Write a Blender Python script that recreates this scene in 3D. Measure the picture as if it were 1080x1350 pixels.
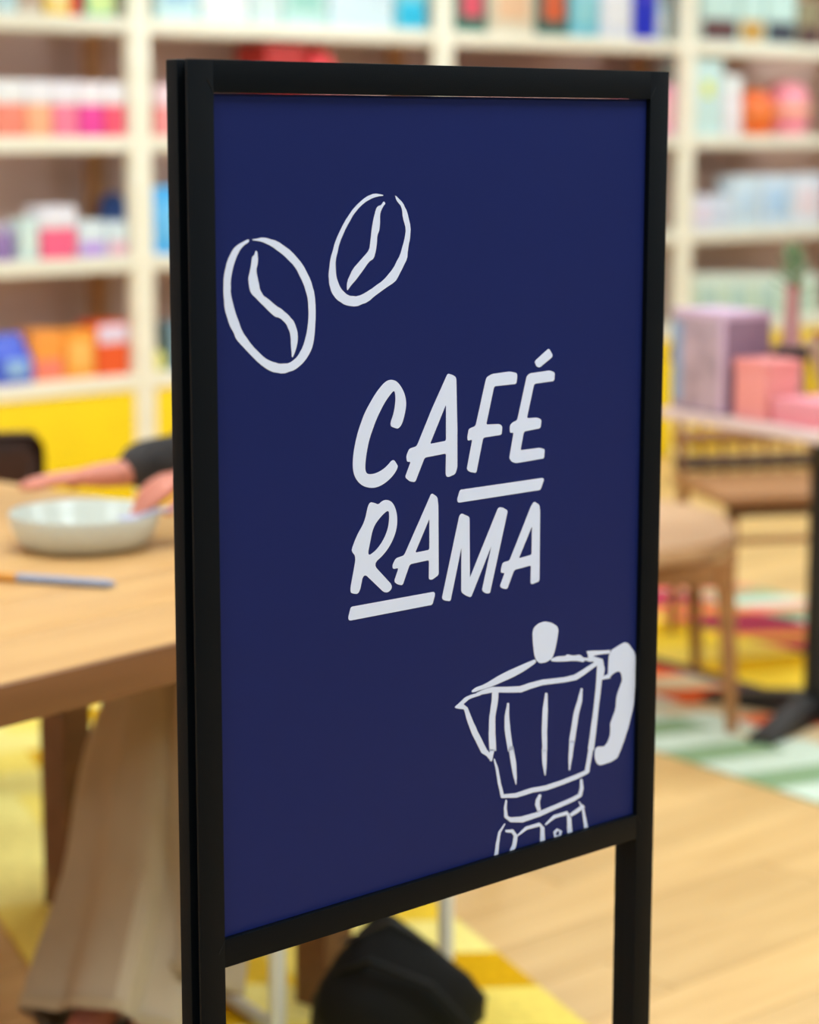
import bpy, bmesh, math, random, json
from mathutils import Vector, Matrix, geometry
random.seed(7)
R = math.radians
scene = bpy.context.scene
col = scene.collection
for o in list(bpy.data.objects): bpy.data.objects.remove(o)

# ------------------------------------------------------------------ camera
F_PX = 2928.9; PITCH = 0.17052; ROLL = 0.00134
CAM = Vector((0, 0, 1.4))
cd = bpy.data.cameras.new('camera'); cam = bpy.data.objects.new('camera', cd); col.objects.link(cam)
cd.sensor_fit = 'VERTICAL'; cd.sensor_height = 36; cd.sensor_width = 28.8
cd.lens = F_PX * 36 / 1350
cd.clip_start = .05
cam.location = CAM
fw = Vector((0, math.cos(PITCH), -math.sin(PITCH))); up = Vector((0, math.sin(PITCH), math.cos(PITCH))); rt = Vector((1, 0, 0))
r2 = rt * math.cos(ROLL) + up * math.sin(ROLL); u2 = -rt * math.sin(ROLL) + up * math.cos(ROLL)
cam.rotation_euler = Matrix((r2, u2, -fw)).transposed().to_euler()
scene.camera = cam
cd.dof.use_dof = True; cd.dof.focus_distance = 1.93
cd.dof.aperture_fstop = (cd.lens / 1000) / .0215
cd.dof.aperture_blades = 0

# ------------------------------------------------------------------ world + exposure
w = bpy.data.worlds.new('world'); scene.world = w; w.use_nodes = True
w.node_tree.nodes['Background'].inputs[0].default_value = (1, .98, .95, 1)
w.node_tree.nodes['Background'].inputs[1].default_value = .1
vs = scene.view_settings
vs.view_transform = 'Standard'; vs.look = 'None'; vs.gamma = 1; vs.use_curve_mapping = False
vs.exposure = 0.17
LIGHT_L = 15.0        # radiance of the ceiling diffusers

# ------------------------------------------------------------------ directions of the room (sign and shelves are parallel)
YAW = 0.831089
DA = Vector((math.sin(YAW), math.cos(YAW), 0))        # along sign / shelves, to the right and away
DB = Vector((-math.cos(YAW), math.sin(YAW), 0))       # towards the back wall
RZ = math.atan2(DA.y, DA.x)
def L(a, b, z=0): return DA * a + DB * b + Vector((0, 0, z))
def ray(px, py): return fw * F_PX + r2 * (px - 540) - u2 * (py - 675)
def at_z(px, py, z):
    r = ray(px, py); return CAM + r * ((z - CAM.z) / r.z)
def at_b(px, py, b):
    r = ray(px, py); t = b / r.dot(DB); p = CAM + r * t
    return p.dot(DA), p.z
BF = 6.30                                              # front plane of the shelving
A905 = at_b(905, 300, BF)[0]
BAY = 1.424
SZ = [at_b(905, y, BF)[1] for y in (62, 187, 313, 438)]

# ------------------------------------------------------------------ materials
def s2l(c):
    def f(v):
        v /= 255
        return v / 12.92 if v <= .04045 else ((v + .055) / 1.055) ** 2.4
    return (f(c[0]), f(c[1]), f(c[2]), 1)
MC = {}
def mat(name, c, rough=.6, metal=0, spec=.5, noise=0, nscale=8, bump=0, bscale=200, sheen=0, coat=0):
    if name in MC: return MC[name]
    m = bpy.data.materials.new(name); m.use_nodes = True; nt = m.node_tree; b = nt.nodes['Principled BSDF']
    b.inputs['Base Color'].default_value = s2l(c); b.inputs['Roughness'].default_value = rough
    b.inputs['Metallic'].default_value = metal; b.inputs['Specular IOR Level'].default_value = spec
    b.inputs['Sheen Weight'].default_value = sheen; b.inputs['Coat Weight'].default_value = coat
    tc = nt.nodes.new('ShaderNodeTexCoord')
    if noise:
        n = nt.nodes.new('ShaderNodeTexNoise'); n.inputs['Scale'].default_value = nscale; n.inputs['Detail'].default_value = 4
        nt.links.new(tc.outputs['Object'], n.inputs['Vector'])
        r = nt.nodes.new('ShaderNodeValToRGB'); r.color_ramp.elements[0].position = .3; r.color_ramp.elements[1].position = .7
        l = s2l(c); r.color_ramp.elements[0].color = tuple(v * (1 - noise) for v in l[:3]) + (1,)
        r.color_ramp.elements[1].color = tuple(min(1, v * (1 + noise * .6)) for v in l[:3]) + (1,)
        nt.links.new(n.outputs['Fac'], r.inputs[0]); nt.links.new(r.outputs[0], b.inputs['Base Color'])
    if bump:
        n = nt.nodes.new('ShaderNodeTexNoise'); n.inputs['Scale'].default_value = bscale
        nt.links.new(tc.outputs['Object'], n.inputs['Vector'])
        bp = nt.nodes.new('ShaderNodeBump'); bp.inputs['Strength'].default_value = bump; bp.inputs['Distance'].default_value = .001
        nt.links.new(n.outputs['Fac'], bp.inputs['Height']); nt.links.new(bp.outputs[0], b.inputs['Normal'])
    MC[name] = m; return m
def wood(name, c1, c2, scale=(1.2, 14, 14), rough=.5):
    if name in MC: return MC[name]
    m = bpy.data.materials.new(name); m.use_nodes = True; nt = m.node_tree; b = nt.nodes['Principled BSDF']
    tc = nt.nodes.new('ShaderNodeTexCoord'); mp = nt.nodes.new('ShaderNodeMapping'); mp.inputs['Scale'].default_value = scale
    n = nt.nodes.new('ShaderNodeTexNoise'); n.inputs['Scale'].default_value = 2.2; n.inputs['Detail'].default_value = 7; n.inputs['Distortion'].default_value = .6
    oi = nt.nodes.new('ShaderNodeObjectInfo'); ad = nt.nodes.new('ShaderNodeVectorMath'); ad.operation = 'ADD'
    sc = nt.nodes.new('ShaderNodeVectorMath'); sc.operation = 'SCALE'; sc.inputs['Scale'].default_value = 37
    nt.links.new(oi.outputs['Random'], sc.inputs[0]); nt.links.new(tc.outputs['Object'], mp.inputs[0])
    nt.links.new(mp.outputs[0], ad.inputs[0]); nt.links.new(sc.outputs[0], ad.inputs[1]); nt.links.new(ad.outputs[0], n.inputs['Vector'])
    r = nt.nodes.new('ShaderNodeValToRGB'); e = r.color_ramp.elements
    e[0].position = .3; e[1].position = .72; e[0].color = s2l(c1); e[1].color = s2l(c2)
    nt.links.new(n.outputs['Fac'], r.inputs[0])
    hs = nt.nodes.new('ShaderNodeHueSaturation'); mr = nt.nodes.new('ShaderNodeMapRange')
    mr.inputs['To Min'].default_value = .9; mr.inputs['To Max'].default_value = 1.07
    nt.links.new(oi.outputs['Random'], mr.inputs['Value']); nt.links.new(mr.outputs[0], hs.inputs['Value'])
    nt.links.new(r.outputs[0], hs.inputs['Color']); nt.links.new(hs.outputs[0], b.inputs['Base Color'])
    b.inputs['Roughness'].default_value = rough
    bp = nt.nodes.new('ShaderNodeBump'); bp.inputs['Strength'].default_value = .15; bp.inputs['Distance'].default_value = .001
    nt.links.new(n.outputs['Fac'], bp.inputs['Height']); nt.links.new(bp.outputs[0], b.inputs['Normal'])
    MC[name] = m; return m
def rgb(c, rough=.5): return mat('paint_%d_%d_%d' % c, c, rough)
M_BLACK = mat('black_powder_coat', (7, 12, 18), .5, spec=.09, bump=.25, bscale=900)
M_NAVY = mat('navy_print', (25, 36, 94), .42, spec=.1, noise=.03, nscale=3, bump=.06, bscale=700)
M_INK = mat('white_ink', (214, 226, 255), .55, spec=.2)
M_CREAM = wood('cream_painted_wood', (238, 233, 214), (245, 241, 226), (1, 6, 6), .5)
M_WALL = mat('dusty_pink_wall', (226, 192, 180), .8, noise=.04, nscale=1)
M_YELLOW = mat('yellow_panel', (250, 214, 4), .5, noise=.03)
M_RAW = wood('rear_post_wood', (170, 116, 70), (190, 134, 84))
M_FLOOR = wood('oak_floor', (205, 163, 101), (225, 186, 124), (.8, 9, 9), .42)
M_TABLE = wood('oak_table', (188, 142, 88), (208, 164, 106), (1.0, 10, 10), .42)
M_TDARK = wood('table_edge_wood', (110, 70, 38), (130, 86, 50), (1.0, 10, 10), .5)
M_DKWOOD = wood('dark_brown_wood', (52, 26, 14), (70, 36, 20))
M_MIDWOOD = wood('mid_brown_wood', (150, 100, 58), (176, 124, 76))
M_STOOL = wood('pale_brown_wood', (206, 160, 118), (222, 180, 138))

# ------------------------------------------------------------------ mesh helpers
def mesh_obj(name, bm, m, parent=None, smooth=False):
    bmesh.ops.recalc_face_normals(bm, faces=bm.faces)
    me = bpy.data.meshes.new(name); bm.to_mesh(me); bm.free()
    for k in (m if isinstance(m, (list, tuple)) else [m]): me.materials.append(k)
    if smooth:
        me.polygons.foreach_set('use_smooth', [True] * len(me.polygons))
        me.set_sharp_from_angle(angle=R(38))
    o = bpy.data.objects.new(name, me); col.objects.link(o)
    if parent: o.parent = parent
    return o
def tag(o, label=None, cat=None, group=None, kind=None):
    if label: o['label'] = label
    if cat: o['category'] = cat
    if group: o['group'] = group
    if kind: o['kind'] = kind
    return o
def empty(name, loc=(0, 0, 0), rz=0, **k):
    o = bpy.data.objects.new(name, None); col.objects.link(o); o.location = loc; o.rotation_euler = (0, 0, rz)
    o.empty_display_size = .1
    return tag(o, **k)
def box(bm, x0, x1, y0, y1, z0, z1, bev=0, M=None, seg=2):
    g = bmesh.ops.create_cube(bm, size=1); vs_ = g['verts']
    bmesh.ops.scale(bm, vec=(x1 - x0, y1 - y0, z1 - z0), verts=vs_)
    bmesh.ops.translate(bm, vec=((x0 + x1) / 2, (y0 + y1) / 2, (z0 + z1) / 2), verts=vs_)
    if M is not None: bmesh.ops.transform(bm, matrix=M, verts=vs_)
    if bev:
        es = list({e for v in vs_ for e in v.link_edges})
        bmesh.ops.bevel(bm, geom=es, offset=bev, segments=seg, affect='EDGES', profile=.6)
def bx(name, m, x0, x1, y0, y1, z0, z1, bev=0, parent=None, smooth=False):
    bm = bmesh.new(); box(bm, x0, x1, y0, y1, z0, z1, bev); return mesh_obj(name, bm, m, parent, smooth or bev > 0)
def tube(bm, pts, rs, n=12, cap=True, sq=1.0):
    pts = [Vector(p) for p in pts]
    if not isinstance(rs, (list, tuple)): rs = [rs] * len(pts)
    rings = []; prev = None
    for i, p in enumerate(pts):
        t = (pts[min(i + 1, len(pts) - 1)] - pts[max(i - 1, 0)]).normalized()
        if prev is None: prev = Vector((1, 0, 0)) if abs(t.x) < .9 else Vector((0, 1, 0))
        x = (prev - t * prev.dot(t)).normalized(); y = t.cross(x); prev = x
        rings.append([bm.verts.new(p + x * math.cos(2 * math.pi * k / n) * rs[i] + y * math.sin(2 * math.pi * k / n) * rs[i] * sq) for k in range(n)])
    for a, b in zip(rings, rings[1:]):
        for k in range(n): bm.faces.new((a[k], a[(k + 1) % n], b[(k + 1) % n], b[k]))
    if cap: bm.faces.new(rings[0][::-1]); bm.faces.new(rings[-1])
def lathe(bm, prof, n=32, M=None):
    rings = []; nv = []
    for r, z in prof:
        if r < 1e-5: rings.append([bm.verts.new((0, 0, z))])
        else: rings.append([bm.verts.new((r * math.cos(2 * math.pi * k / n), r * math.sin(2 * math.pi * k / n), z)) for k in range(n)])
        nv += rings[-1]
    for a, b in zip(rings, rings[1:]):
        for k in range(n):
            j = (k + 1) % n
            if len(a) == 1 and len(b) > 1: bm.faces.new((a[0], b[j], b[k]))
            elif len(b) == 1 and len(a) > 1: bm.faces.new((a[k], a[j], b[0]))
            elif len(a) > 1: bm.faces.new((a[k], a[j], b[j], b[k]))
    if M is not None: bmesh.ops.transform(bm, matrix=M, verts=nv)
def prism(bm, pts, z0, z1):
    a = [bm.verts.new((x, y, z0)) for x, y in pts]; b = [bm.verts.new((x, y, z1)) for x, y in pts]
    n = len(pts)
    bm.faces.new(a[::-1]); bm.faces.new(b)
    for k in range(n): bm.faces.new((a[k], a[(k + 1) % n], b[(k + 1) % n], b[k]))
def skin_obj(name, nodes, edges, m, parent=None, levels=2, root=0):
    me = bpy.data.meshes.new(name); me.from_pydata([Vector(p[0]) for p in nodes], edges, []); me.materials.append(m)
    o = bpy.data.objects.new(name, me); col.objects.link(o)
    if parent: o.parent = parent
    sk = o.modifiers.new('Skin', 'SKIN'); sk.use_smooth_shade = True
    sv = me.skin_vertices[0].data
    for i, p in enumerate(nodes):
        r = p[1]; sv[i].radius = (r, r) if not isinstance(r, tuple) else r
        sv[i].use_root = (i == root)
    ss = o.modifiers.new('Subdivision', 'SUBSURF'); ss.levels = levels; ss.render_levels = levels
    return o

GRAPHICS = '''{"bean1":{"polys":[[[[38.6,116.6],[52.4,114.8],[66.8,118.5],[81.2,127.0],[93.7,138.7],[102.1,152.1],[106.2,163.7],[107.2,181.7],[105.5,199.7],[102.7,209.4],[95.1,218.8],[84.5,225.4],[71.8,227.8],[59.3,225.3],[47.0,217.9],[34.9,207.4],[22.9,196.2],[20.6,190.5],[16.1,183.9],[11.7,171.8],[10.5,157.5],[11.1,144.9],[14.9,132.5],[21.0,123.3],[26.0,120.0],[36.6,115.9],[37.6,118.0],[30.0,122.0],[24.9,128.5],[20.8,137.4],[18.0,148.4],[17.8,159.4],[22.2,173.9],[29.0,190.2],[39.0,202.1],[52.2,213.4],[59.4,216.7],[67.7,219.3],[78.2,219.6],[86.7,215.2],[93.1,207.1],[97.4,195.9],[99.7,181.3],[98.8,166.6],[94.6,155.0],[85.3,140.0],[72.9,129.9],[60.5,122.3],[50.3,118.3]]],[[[44.1,125.4],[42.7,129.1],[40.4,130.0],[38.2,141.3],[36.1,147.6],[36.7,152.7],[38.6,159.6],[47.7,167.3],[57.8,175.8],[64.0,180.4],[69.2,181.6],[75.4,186.5],[79.5,194.0],[80.4,204.7],[81.2,216.2],[85.7,208.3],[87.7,200.3],[87.3,193.7],[83.8,185.3],[77.5,179.3],[70.3,174.1],[66.2,172.2],[55.9,164.8],[51.8,162.7],[47.8,156.9],[46.3,149.6],[44.3,141.6],[46.5,133.7],[45.8,126.5]]]],"strokes":[]},"bean2":{"polys":[[[[184.9,83.7],[173.0,81.7],[163.1,84.5],[149.9,93.2],[138.9,105.2],[129.1,120.5],[123.6,135.0],[121.4,148.0],[122.2,156.2],[124.5,162.9],[130.3,169.5],[139.7,174.6],[151.7,176.5],[165.1,173.2],[178.5,165.5],[196.6,157.2],[200.0,153.0],[204.6,146.5],[210.3,138.2],[211.6,128.2],[213.5,121.5],[214.4,111.4],[210.2,97.9],[205.2,90.3],[196.1,83.4],[197.7,88.0],[203.8,93.6],[205.2,102.8],[209.1,113.0],[206.8,123.0],[202.3,134.6],[194.3,146.0],[183.0,155.6],[167.3,163.3],[154.0,168.0],[143.0,166.8],[134.3,160.1],[129.6,150.0],[129.0,136.8],[133.4,122.3],[141.1,109.4],[149.8,98.1],[160.9,89.4],[171.9,85.1]]],[[[183.5,88.5],[180.4,91.9],[175.9,93.0],[173.7,97.1],[170.1,109.4],[168.5,120.1],[166.9,129.2],[158.5,136.3],[148.6,144.2],[141.9,154.7],[141.7,162.9],[146.3,158.2],[156.3,149.5],[166.3,139.1],[171.8,136.8],[174.7,128.6],[175.9,117.0],[178.6,112.1],[179.0,98.8],[181.7,93.9],[185.3,90.7]]]],"strokes":[]},"letters":[["letter_c",[[[189.7,281.4],[196.4,284.2],[200.1,285.1],[205.0,280.9],[209.5,266.5],[208.7,258.1],[205.0,250.5],[198.8,243.6],[191.5,241.2],[184.1,243.0],[173.2,252.6],[161.1,268.0],[152.7,285.4],[148.3,301.4],[147.3,314.1],[150.2,323.5],[158.5,331.3],[170.6,334.5],[181.6,332.7],[192.7,327.0],[200.1,319.0],[198.1,315.5],[193.9,310.8],[186.5,317.1],[178.0,320.8],[169.4,322.2],[161.5,320.4],[162.0,308.2],[165.9,292.1],[174.4,274.6],[184.1,260.7],[191.5,253.6],[195.9,250.7],[197.1,259.0],[195.1,270.8]]]],["letter_a",[[[259.0,241.0],[265.5,242.9],[269.4,245.5],[270.9,288.6],[271.2,326.6],[268.6,332.1],[259.6,334.0],[257.0,331.8],[257.4,312.3],[231.4,313.5],[220.1,334.2],[213.8,332.9],[208.1,328.6],[215.0,315.3],[210.5,315.4],[209.5,310.1],[213.0,303.9],[222.0,302.5],[240.1,270.9]],[[257.1,268.2],[257.3,301.0],[237.7,302.0]]]],["letter_f",[[[307.3,247.9],[313.9,245.5],[336.6,244.8],[345.3,246.8],[346.2,249.8],[344.9,256.8],[316.7,256.8],[306.9,290.8],[323.7,291.7],[327.5,294.2],[326.6,301.8],[303.3,302.4],[294.9,333.8],[286.9,332.0],[283.0,329.3],[289.8,302.7],[284.1,303.5],[283.5,300.2],[285.3,292.7],[293.7,291.0],[306.0,250.6]]]],["letter_e",[[[358.5,250.6],[362.5,248.4],[388.8,247.6],[395.3,250.0],[394.6,257.8],[368.2,258.5],[359.0,289.5],[372.8,290.1],[378.4,292.6],[377.2,300.3],[355.4,301.5],[351.2,318.5],[376.1,318.5],[383.1,320.5],[382.4,329.0],[345.9,329.9],[340.4,328.3],[336.8,324.5],[342.2,301.1],[337.4,301.2],[337.3,294.4],[340.5,291.8],[346.7,290.4]]]],["acute_accent",[[[387.1,227.0],[392.2,233.6],[391.4,235.5],[374.9,244.1],[370.7,242.4],[368.4,237.8]]]],["underline",[[[274.7,347.0],[380.7,347.2],[382.7,348.6],[378.1,358.2],[272.7,358.5],[271.1,355.8]]]],["letter_r",[[[165.8,345.9],[172.6,347.3],[176.7,349.6],[181.6,346.4],[187.7,346.2],[193.9,349.7],[198.1,358.0],[199.1,367.5],[197.1,376.6],[191.4,386.2],[182.8,394.5],[170.5,401.3],[194.7,424.7],[185.7,430.2],[159.5,407.3],[154.6,425.3],[147.4,424.3],[143.8,421.9],[151.1,392.3],[146.3,387.0],[146.3,384.3],[152.4,373.0],[160.9,362.9]],[[189.0,354.7],[189.7,362.6],[188.2,371.8],[182.8,381.4],[174.2,389.7],[163.7,393.9],[170.6,368.7],[179.1,360.4]]]],["letter_a",[[[239.9,346.1],[246.8,350.3],[248.1,358.0],[248.9,421.2],[240.7,424.7],[236.9,423.8],[237.1,406.2],[213.9,407.0],[205.2,424.8],[198.9,423.0],[195.2,420.0],[200.6,408.5],[193.9,408.7],[193.2,405.2],[197.2,399.5],[207.1,398.2]],[[237.4,368.6],[237.5,397.1],[220.2,397.4]]]],["letter_m",[[[276.7,368.6],[286.7,373.0],[287.7,429.4],[323.3,368.5],[328.7,369.1],[335.5,372.8],[313.3,447.2],[307.9,446.5],[303.1,443.2],[315.0,402.7],[289.2,447.6],[282.6,444.9],[277.0,441.0],[276.9,399.8],[263.6,447.4],[256.3,445.8],[252.9,443.6],[274.1,370.6]]]],["letter_a",[[[369.9,368.2],[376.9,372.2],[377.9,378.6],[378.1,444.7],[368.3,446.3],[366.3,445.1],[366.6,428.1],[344.5,429.5],[335.6,446.4],[329.6,445.0],[326.0,442.5],[332.4,430.5],[327.5,430.2],[327.2,426.8],[329.6,420.6],[338.3,420.0],[365.8,372.3]],[[367.5,390.9],[367.3,418.2],[350.4,419.4]]]],["underline",[[[144.9,435.5],[243.3,435.9],[244.6,438.3],[241.3,447.5],[143.2,447.5],[141.7,444.9]]]]],"pot":{"polys":[[[[374.9,520.0],[372.3,514.3],[370.2,501.6],[369.6,492.8],[371.9,487.9],[378.0,484.9],[386.6,484.4],[395.3,487.0],[402.8,491.6],[404.8,495.5],[403.0,505.0],[399.5,516.8],[396.4,521.7],[388.5,524.3],[379.8,523.9]]],[[[374.1,518.9],[363.9,520.3],[349.4,522.5],[327.9,526.2],[306.7,532.2],[296.2,533.0],[290.9,535.2],[291.6,537.1],[300.9,536.6],[318.5,535.4],[343.5,531.5],[359.1,527.9],[374.9,522.4]]],[[[394.6,522.3],[403.3,521.0],[414.6,522.5],[417.1,521.1],[426.0,523.9],[434.9,524.3],[440.1,528.3],[447.8,529.6],[454.2,532.4],[450.4,534.3],[441.9,530.8],[440.1,532.7],[428.6,529.2],[408.4,527.0],[395.9,524.6]]],[[[269.2,546.9],[275.4,544.0],[282.3,540.1],[290.4,538.9],[297.4,538.7],[304.4,541.3],[288.1,542.3],[283.5,544.6],[280.1,546.1],[284.0,549.5],[282.4,551.3],[272.0,548.6]]],[[[476.2,527.8],[497.9,521.9],[503.7,523.9],[515,536.3],[515,552.4],[515,569.0],[513.5,588.6],[504.8,613.1],[505.6,610.1],[500.8,620.6],[495.9,629.7],[491.0,637.4],[482.9,639.6],[472.8,640.2],[465.1,640.2],[461.6,637.6],[458.9,633.3],[457.8,627.4],[458.9,622.0],[462.2,620.6],[471.3,622.3],[476.3,618.9],[479.6,612.4],[480.0,605.4],[479.3,601.0],[486.9,587.6],[487.9,574.9],[492.1,566.5],[495.9,559.7],[493.9,552.0],[489.9,549.5],[483.3,550.7],[476.8,553.8],[474.9,550.7]]]],"strokes":[[[[297.9,540.7],[307.6,541.1],[317.7,541.4],[337.7,545.0],[355.3,547.8],[367.9,546.5],[384.5,545.7],[414.4,548.1],[430.4,548.5],[441.1,545.4],[453.6,540.8],[463.9,537.6]],[[296.9,538.2],[306.0,536.8],[317.0,536.1],[337.6,539.4],[353.8,541.7],[365.5,540.7],[383.2,540.3],[413.2,543.0],[427.5,543.0],[437.1,540.5],[450.0,536.7],[460.3,533.4]]],[[[277.4,548.5],[281.3,551.1],[284.8,561.2],[291.8,576.7],[303.9,596.4],[311.2,601.3],[313.9,604.6]],[[280.4,546.0],[285.8,550.1],[290.9,560.6],[299.0,575.6],[310.7,594.5],[315.1,599.3],[318.4,603.1]]],[[[317.4,539.9],[316.6,550.0],[313.9,563.6],[313.1,579.5],[314.4,596.8],[314.3,594.6],[314.9,606.6]],[[325.5,541.7],[324.6,552.2],[321.4,565.5],[321.6,580.9],[323.0,598.4],[320.8,596.8],[317.5,607.3]]],[[[319.9,605.5],[322.7,615.9],[325.6,630.1],[329.7,644.7]],[[321.3,605.5],[326.0,616.1],[329.3,630.3],[334.4,644.8]]],[[[330.4,645.4],[350.9,649.2],[371.9,648.6],[391.0,650.2],[412.5,649.2],[434.2,647.4],[448.2,645.2],[451.4,642.7]],[[330.0,642.0],[349.7,644.6],[370.2,643.7],[389.3,645.2],[410.3,644.5],[431.7,642.8],[445.3,641.2],[448.0,640.0]]],[[[459.7,535.2],[458.0,560.4],[454.0,588.8],[448.2,620.5],[449.1,620.4],[444.2,642.8]],[[468.6,537.2],[465.3,562.1],[461.2,590.7],[456.5,622.9],[455.4,622.4],[450.1,644.6]]],[[[337.1,554.8],[333.9,567.4],[334.0,580.1],[338.7,601.9],[339.3,597.7],[342.8,614.5],[346.5,628.7],[349.2,636.0]],[[339.5,555.4],[339.6,568.5],[341.2,580.8],[345.3,602.2],[345.1,597.7],[349.5,615.1],[350.6,629.2],[350.0,636.1]]],[[[387.7,553.9],[384.5,569.3],[383.6,590.7],[384.7,610.2],[383.8,608.3],[385.2,623.9],[388.4,634.9]],[[390.7,554.6],[391.5,570.8],[390.6,592.0],[391.2,611.5],[390.7,609.7],[390.6,624.8],[389.6,635.0]]],[[[436.9,557.8],[432.8,568.5],[427.4,580.2],[421.4,608.1],[422.0,607.0],[420.9,622.2],[421.6,636.5]],[[439.4,558.5],[438.8,570.5],[434.5,582.4],[428.9,610.4],[428.7,608.7],[426.4,623.6],[423.1,636.9]]],[[[447.7,530.5],[454.8,528.5],[464.7,528.7],[477.7,529.9]],[[444.1,522.3],[453.4,523.3],[464.2,525.0],[477.3,526.5]]],[[[446.0,529.0],[453.1,534.3],[461.3,536.7],[464.6,543.7],[464.1,554.3],[478.7,554.7]],[[446.9,527.5],[455.4,529.5],[467.0,533.9],[470.3,544.3],[468.7,551.6],[476.5,549.8]]],[[[336.0,648.2],[333.7,656.0],[334.6,665.2],[342.6,671.5],[359.0,675.2],[382.2,674.3],[405.3,671.6],[428.8,669.1],[439.9,666.5],[442.7,659.2],[440.9,649.0]],[[337.8,648.8],[337.4,656.8],[338.9,664.6],[343.7,667.1],[357.4,669.2],[379.8,669.3],[402.9,667.2],[426.2,664.8],[435.5,663.1],[437.6,657.9],[437.8,648.5]]],[[[381.2,651.9],[376.5,656.8],[375.7,661.7],[379.1,668.5]],[[384.0,653.4],[382.0,659.1],[382.1,662.4],[383.5,668.5]]],[[[334.9,671.1],[327.0,677.5],[323.7,687.9],[321.8,699.5]],[[335.8,671.8],[329.8,678.9],[327.7,689.2],[326.6,699.5]]],[[[336.2,679.9],[344.2,682.2],[347.3,686.1],[345.6,694.0],[342.2,699.5]],[[336.2,677.7],[346.1,679.3],[352.5,686.6],[350.7,695.9],[348.7,699.5]]],[[[352.9,687.4],[365.0,683.6],[382.2,684.0],[383.4,686.3],[383.0,699.5]],[[351.9,686.3],[363.0,680.5],[382.0,680.4],[388.7,686.8],[389.5,699.5]]],[[[390.3,684.8],[403.4,680.6],[419.6,680.7],[420.0,684.3],[420.9,699.5]],[[389.3,683.8],[401.2,677.1],[420.1,677.1],[425.8,685.0],[427.6,699.5]]],[[[426.1,683.8],[435.2,681.7],[445.0,678.2]],[[423.6,680.7],[432.1,678.0],[442.0,674.9]]],[[[435.9,670.9],[440.5,678.8],[442.6,689.1],[444.4,699.5]],[[437.0,670.7],[443.5,678.7],[446.9,689.5],[449.6,699.5]]],[[[406.4,691.4],[401.1,693.8],[402.6,699.5],[411.7,699.5],[413.2,695.5],[407.4,692.1]],[[408.4,693.2],[404.8,695.6],[405.0,698.1],[409.2,698.8],[409.9,695.7],[406.3,693.4]]]]}}'''

# ================================================================== SETTING
def struct(name, m, *a, **k):
    o = bx(name, m, *a, **k); o.rotation_euler = (0, 0, RZ); o['kind'] = 'structure'; return o
A0, A1, B0, B1 = -3.5, 12.0, -3.2, 6.72
M_SHELL = mat('off_white_plaster', (232, 228, 220), .85)
floor = struct('floor', M_FLOOR, A0, A1, B0, B1, -.12, -.008)
struct('ceiling', M_SHELL, A0, A1, B0, B1, 3.1, 3.2)
struct('wall_back', M_WALL, A0, A1, B1, B1 + .12, -.12, 3.2)
M_SLATE = mat('slate_blue_wall', (52, 60, 70), .85)
struct('wall_front', M_SLATE, A0, A1, B0 - .12, B0, -.12, 3.2)
struct('wall_left', M_SHELL, A0 - .12, A0, B0 - .12, B1 + .12, -.12, 3.2)
struct('wall_right', M_SLATE, A1, A1 + .12, B0 - .12, B1 + .12, -.12, 3.2)
# oak floorboards where the photograph shows the floor
bm = bmesh.new(); box(bm, .0015, 1.5985, .0012, .1588, -.012, 0, .0015, seg=1)
plank0 = mesh_obj('floorboard', bm, M_FLOOR, floor); pme = plank0.data
first = True
for j in range(33):
    off = (j * .61) % 1.6
    for i in range(-1, 5):
        a = 1.0 + i * 1.6 + off; b = 1.0 + j * .16
        if a > 8.2: continue
        o = plank0 if first else plank0.copy()
        if not first: col.objects.link(o)
        first = False
        o.location = (a, b, random.uniform(-.0004, .0004))
# ceiling light panels: only lamps here; row behind viewer added to brighten the sign
def emit(name, c, s):
    m = bpy.data.materials.new(name); m.use_nodes = True; b = m.node_tree.nodes['Principled BSDF']
    b.inputs['Base Color'].default_value = (.9, .9, .9, 1)
    b.inputs['Emission Color'].default_value = (*c, 1); b.inputs['Emission Strength'].default_value = s; return m
M_EMIT = emit('lit_diffuser', (.78, .92, 1), LIGHT_L)
M_WMET = mat('white_metal', (226, 226, 222), .4)
k = 0
for a, pa in ((-1.2, 'far left'), (2.0, 'left'), (5.2, 'middle'), (8.4, 'right')):
    for b, pb in ((-1.8, 'behind the viewer, added to light the sign'), (.6, 'over the sign'), (2.9, 'over the tables'), (5.1, 'before the shelves')):
        t = empty('ceiling_light', L(a, b, 3.1), RZ, label='white square ceiling light panel, %s column, %s' % (pa, pb), cat='light', group='ceiling light panels')
        bm = bmesh.new()
        for x0, x1, y0, y1 in ((-.48, .48, -.48, -.45), (-.48, .48, .45, .48), (-.48, -.45, -.45, .45), (.45, .48, -.45, .45)):
            box(bm, x0, x1, y0, y1, -.04, 0, .003, seg=1)
        mesh_obj('frame', bm, M_WMET, t)
        bx('diffuser', M_EMIT, -.45, .45, -.45, .45, -.03, -.02, parent=t)

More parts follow.
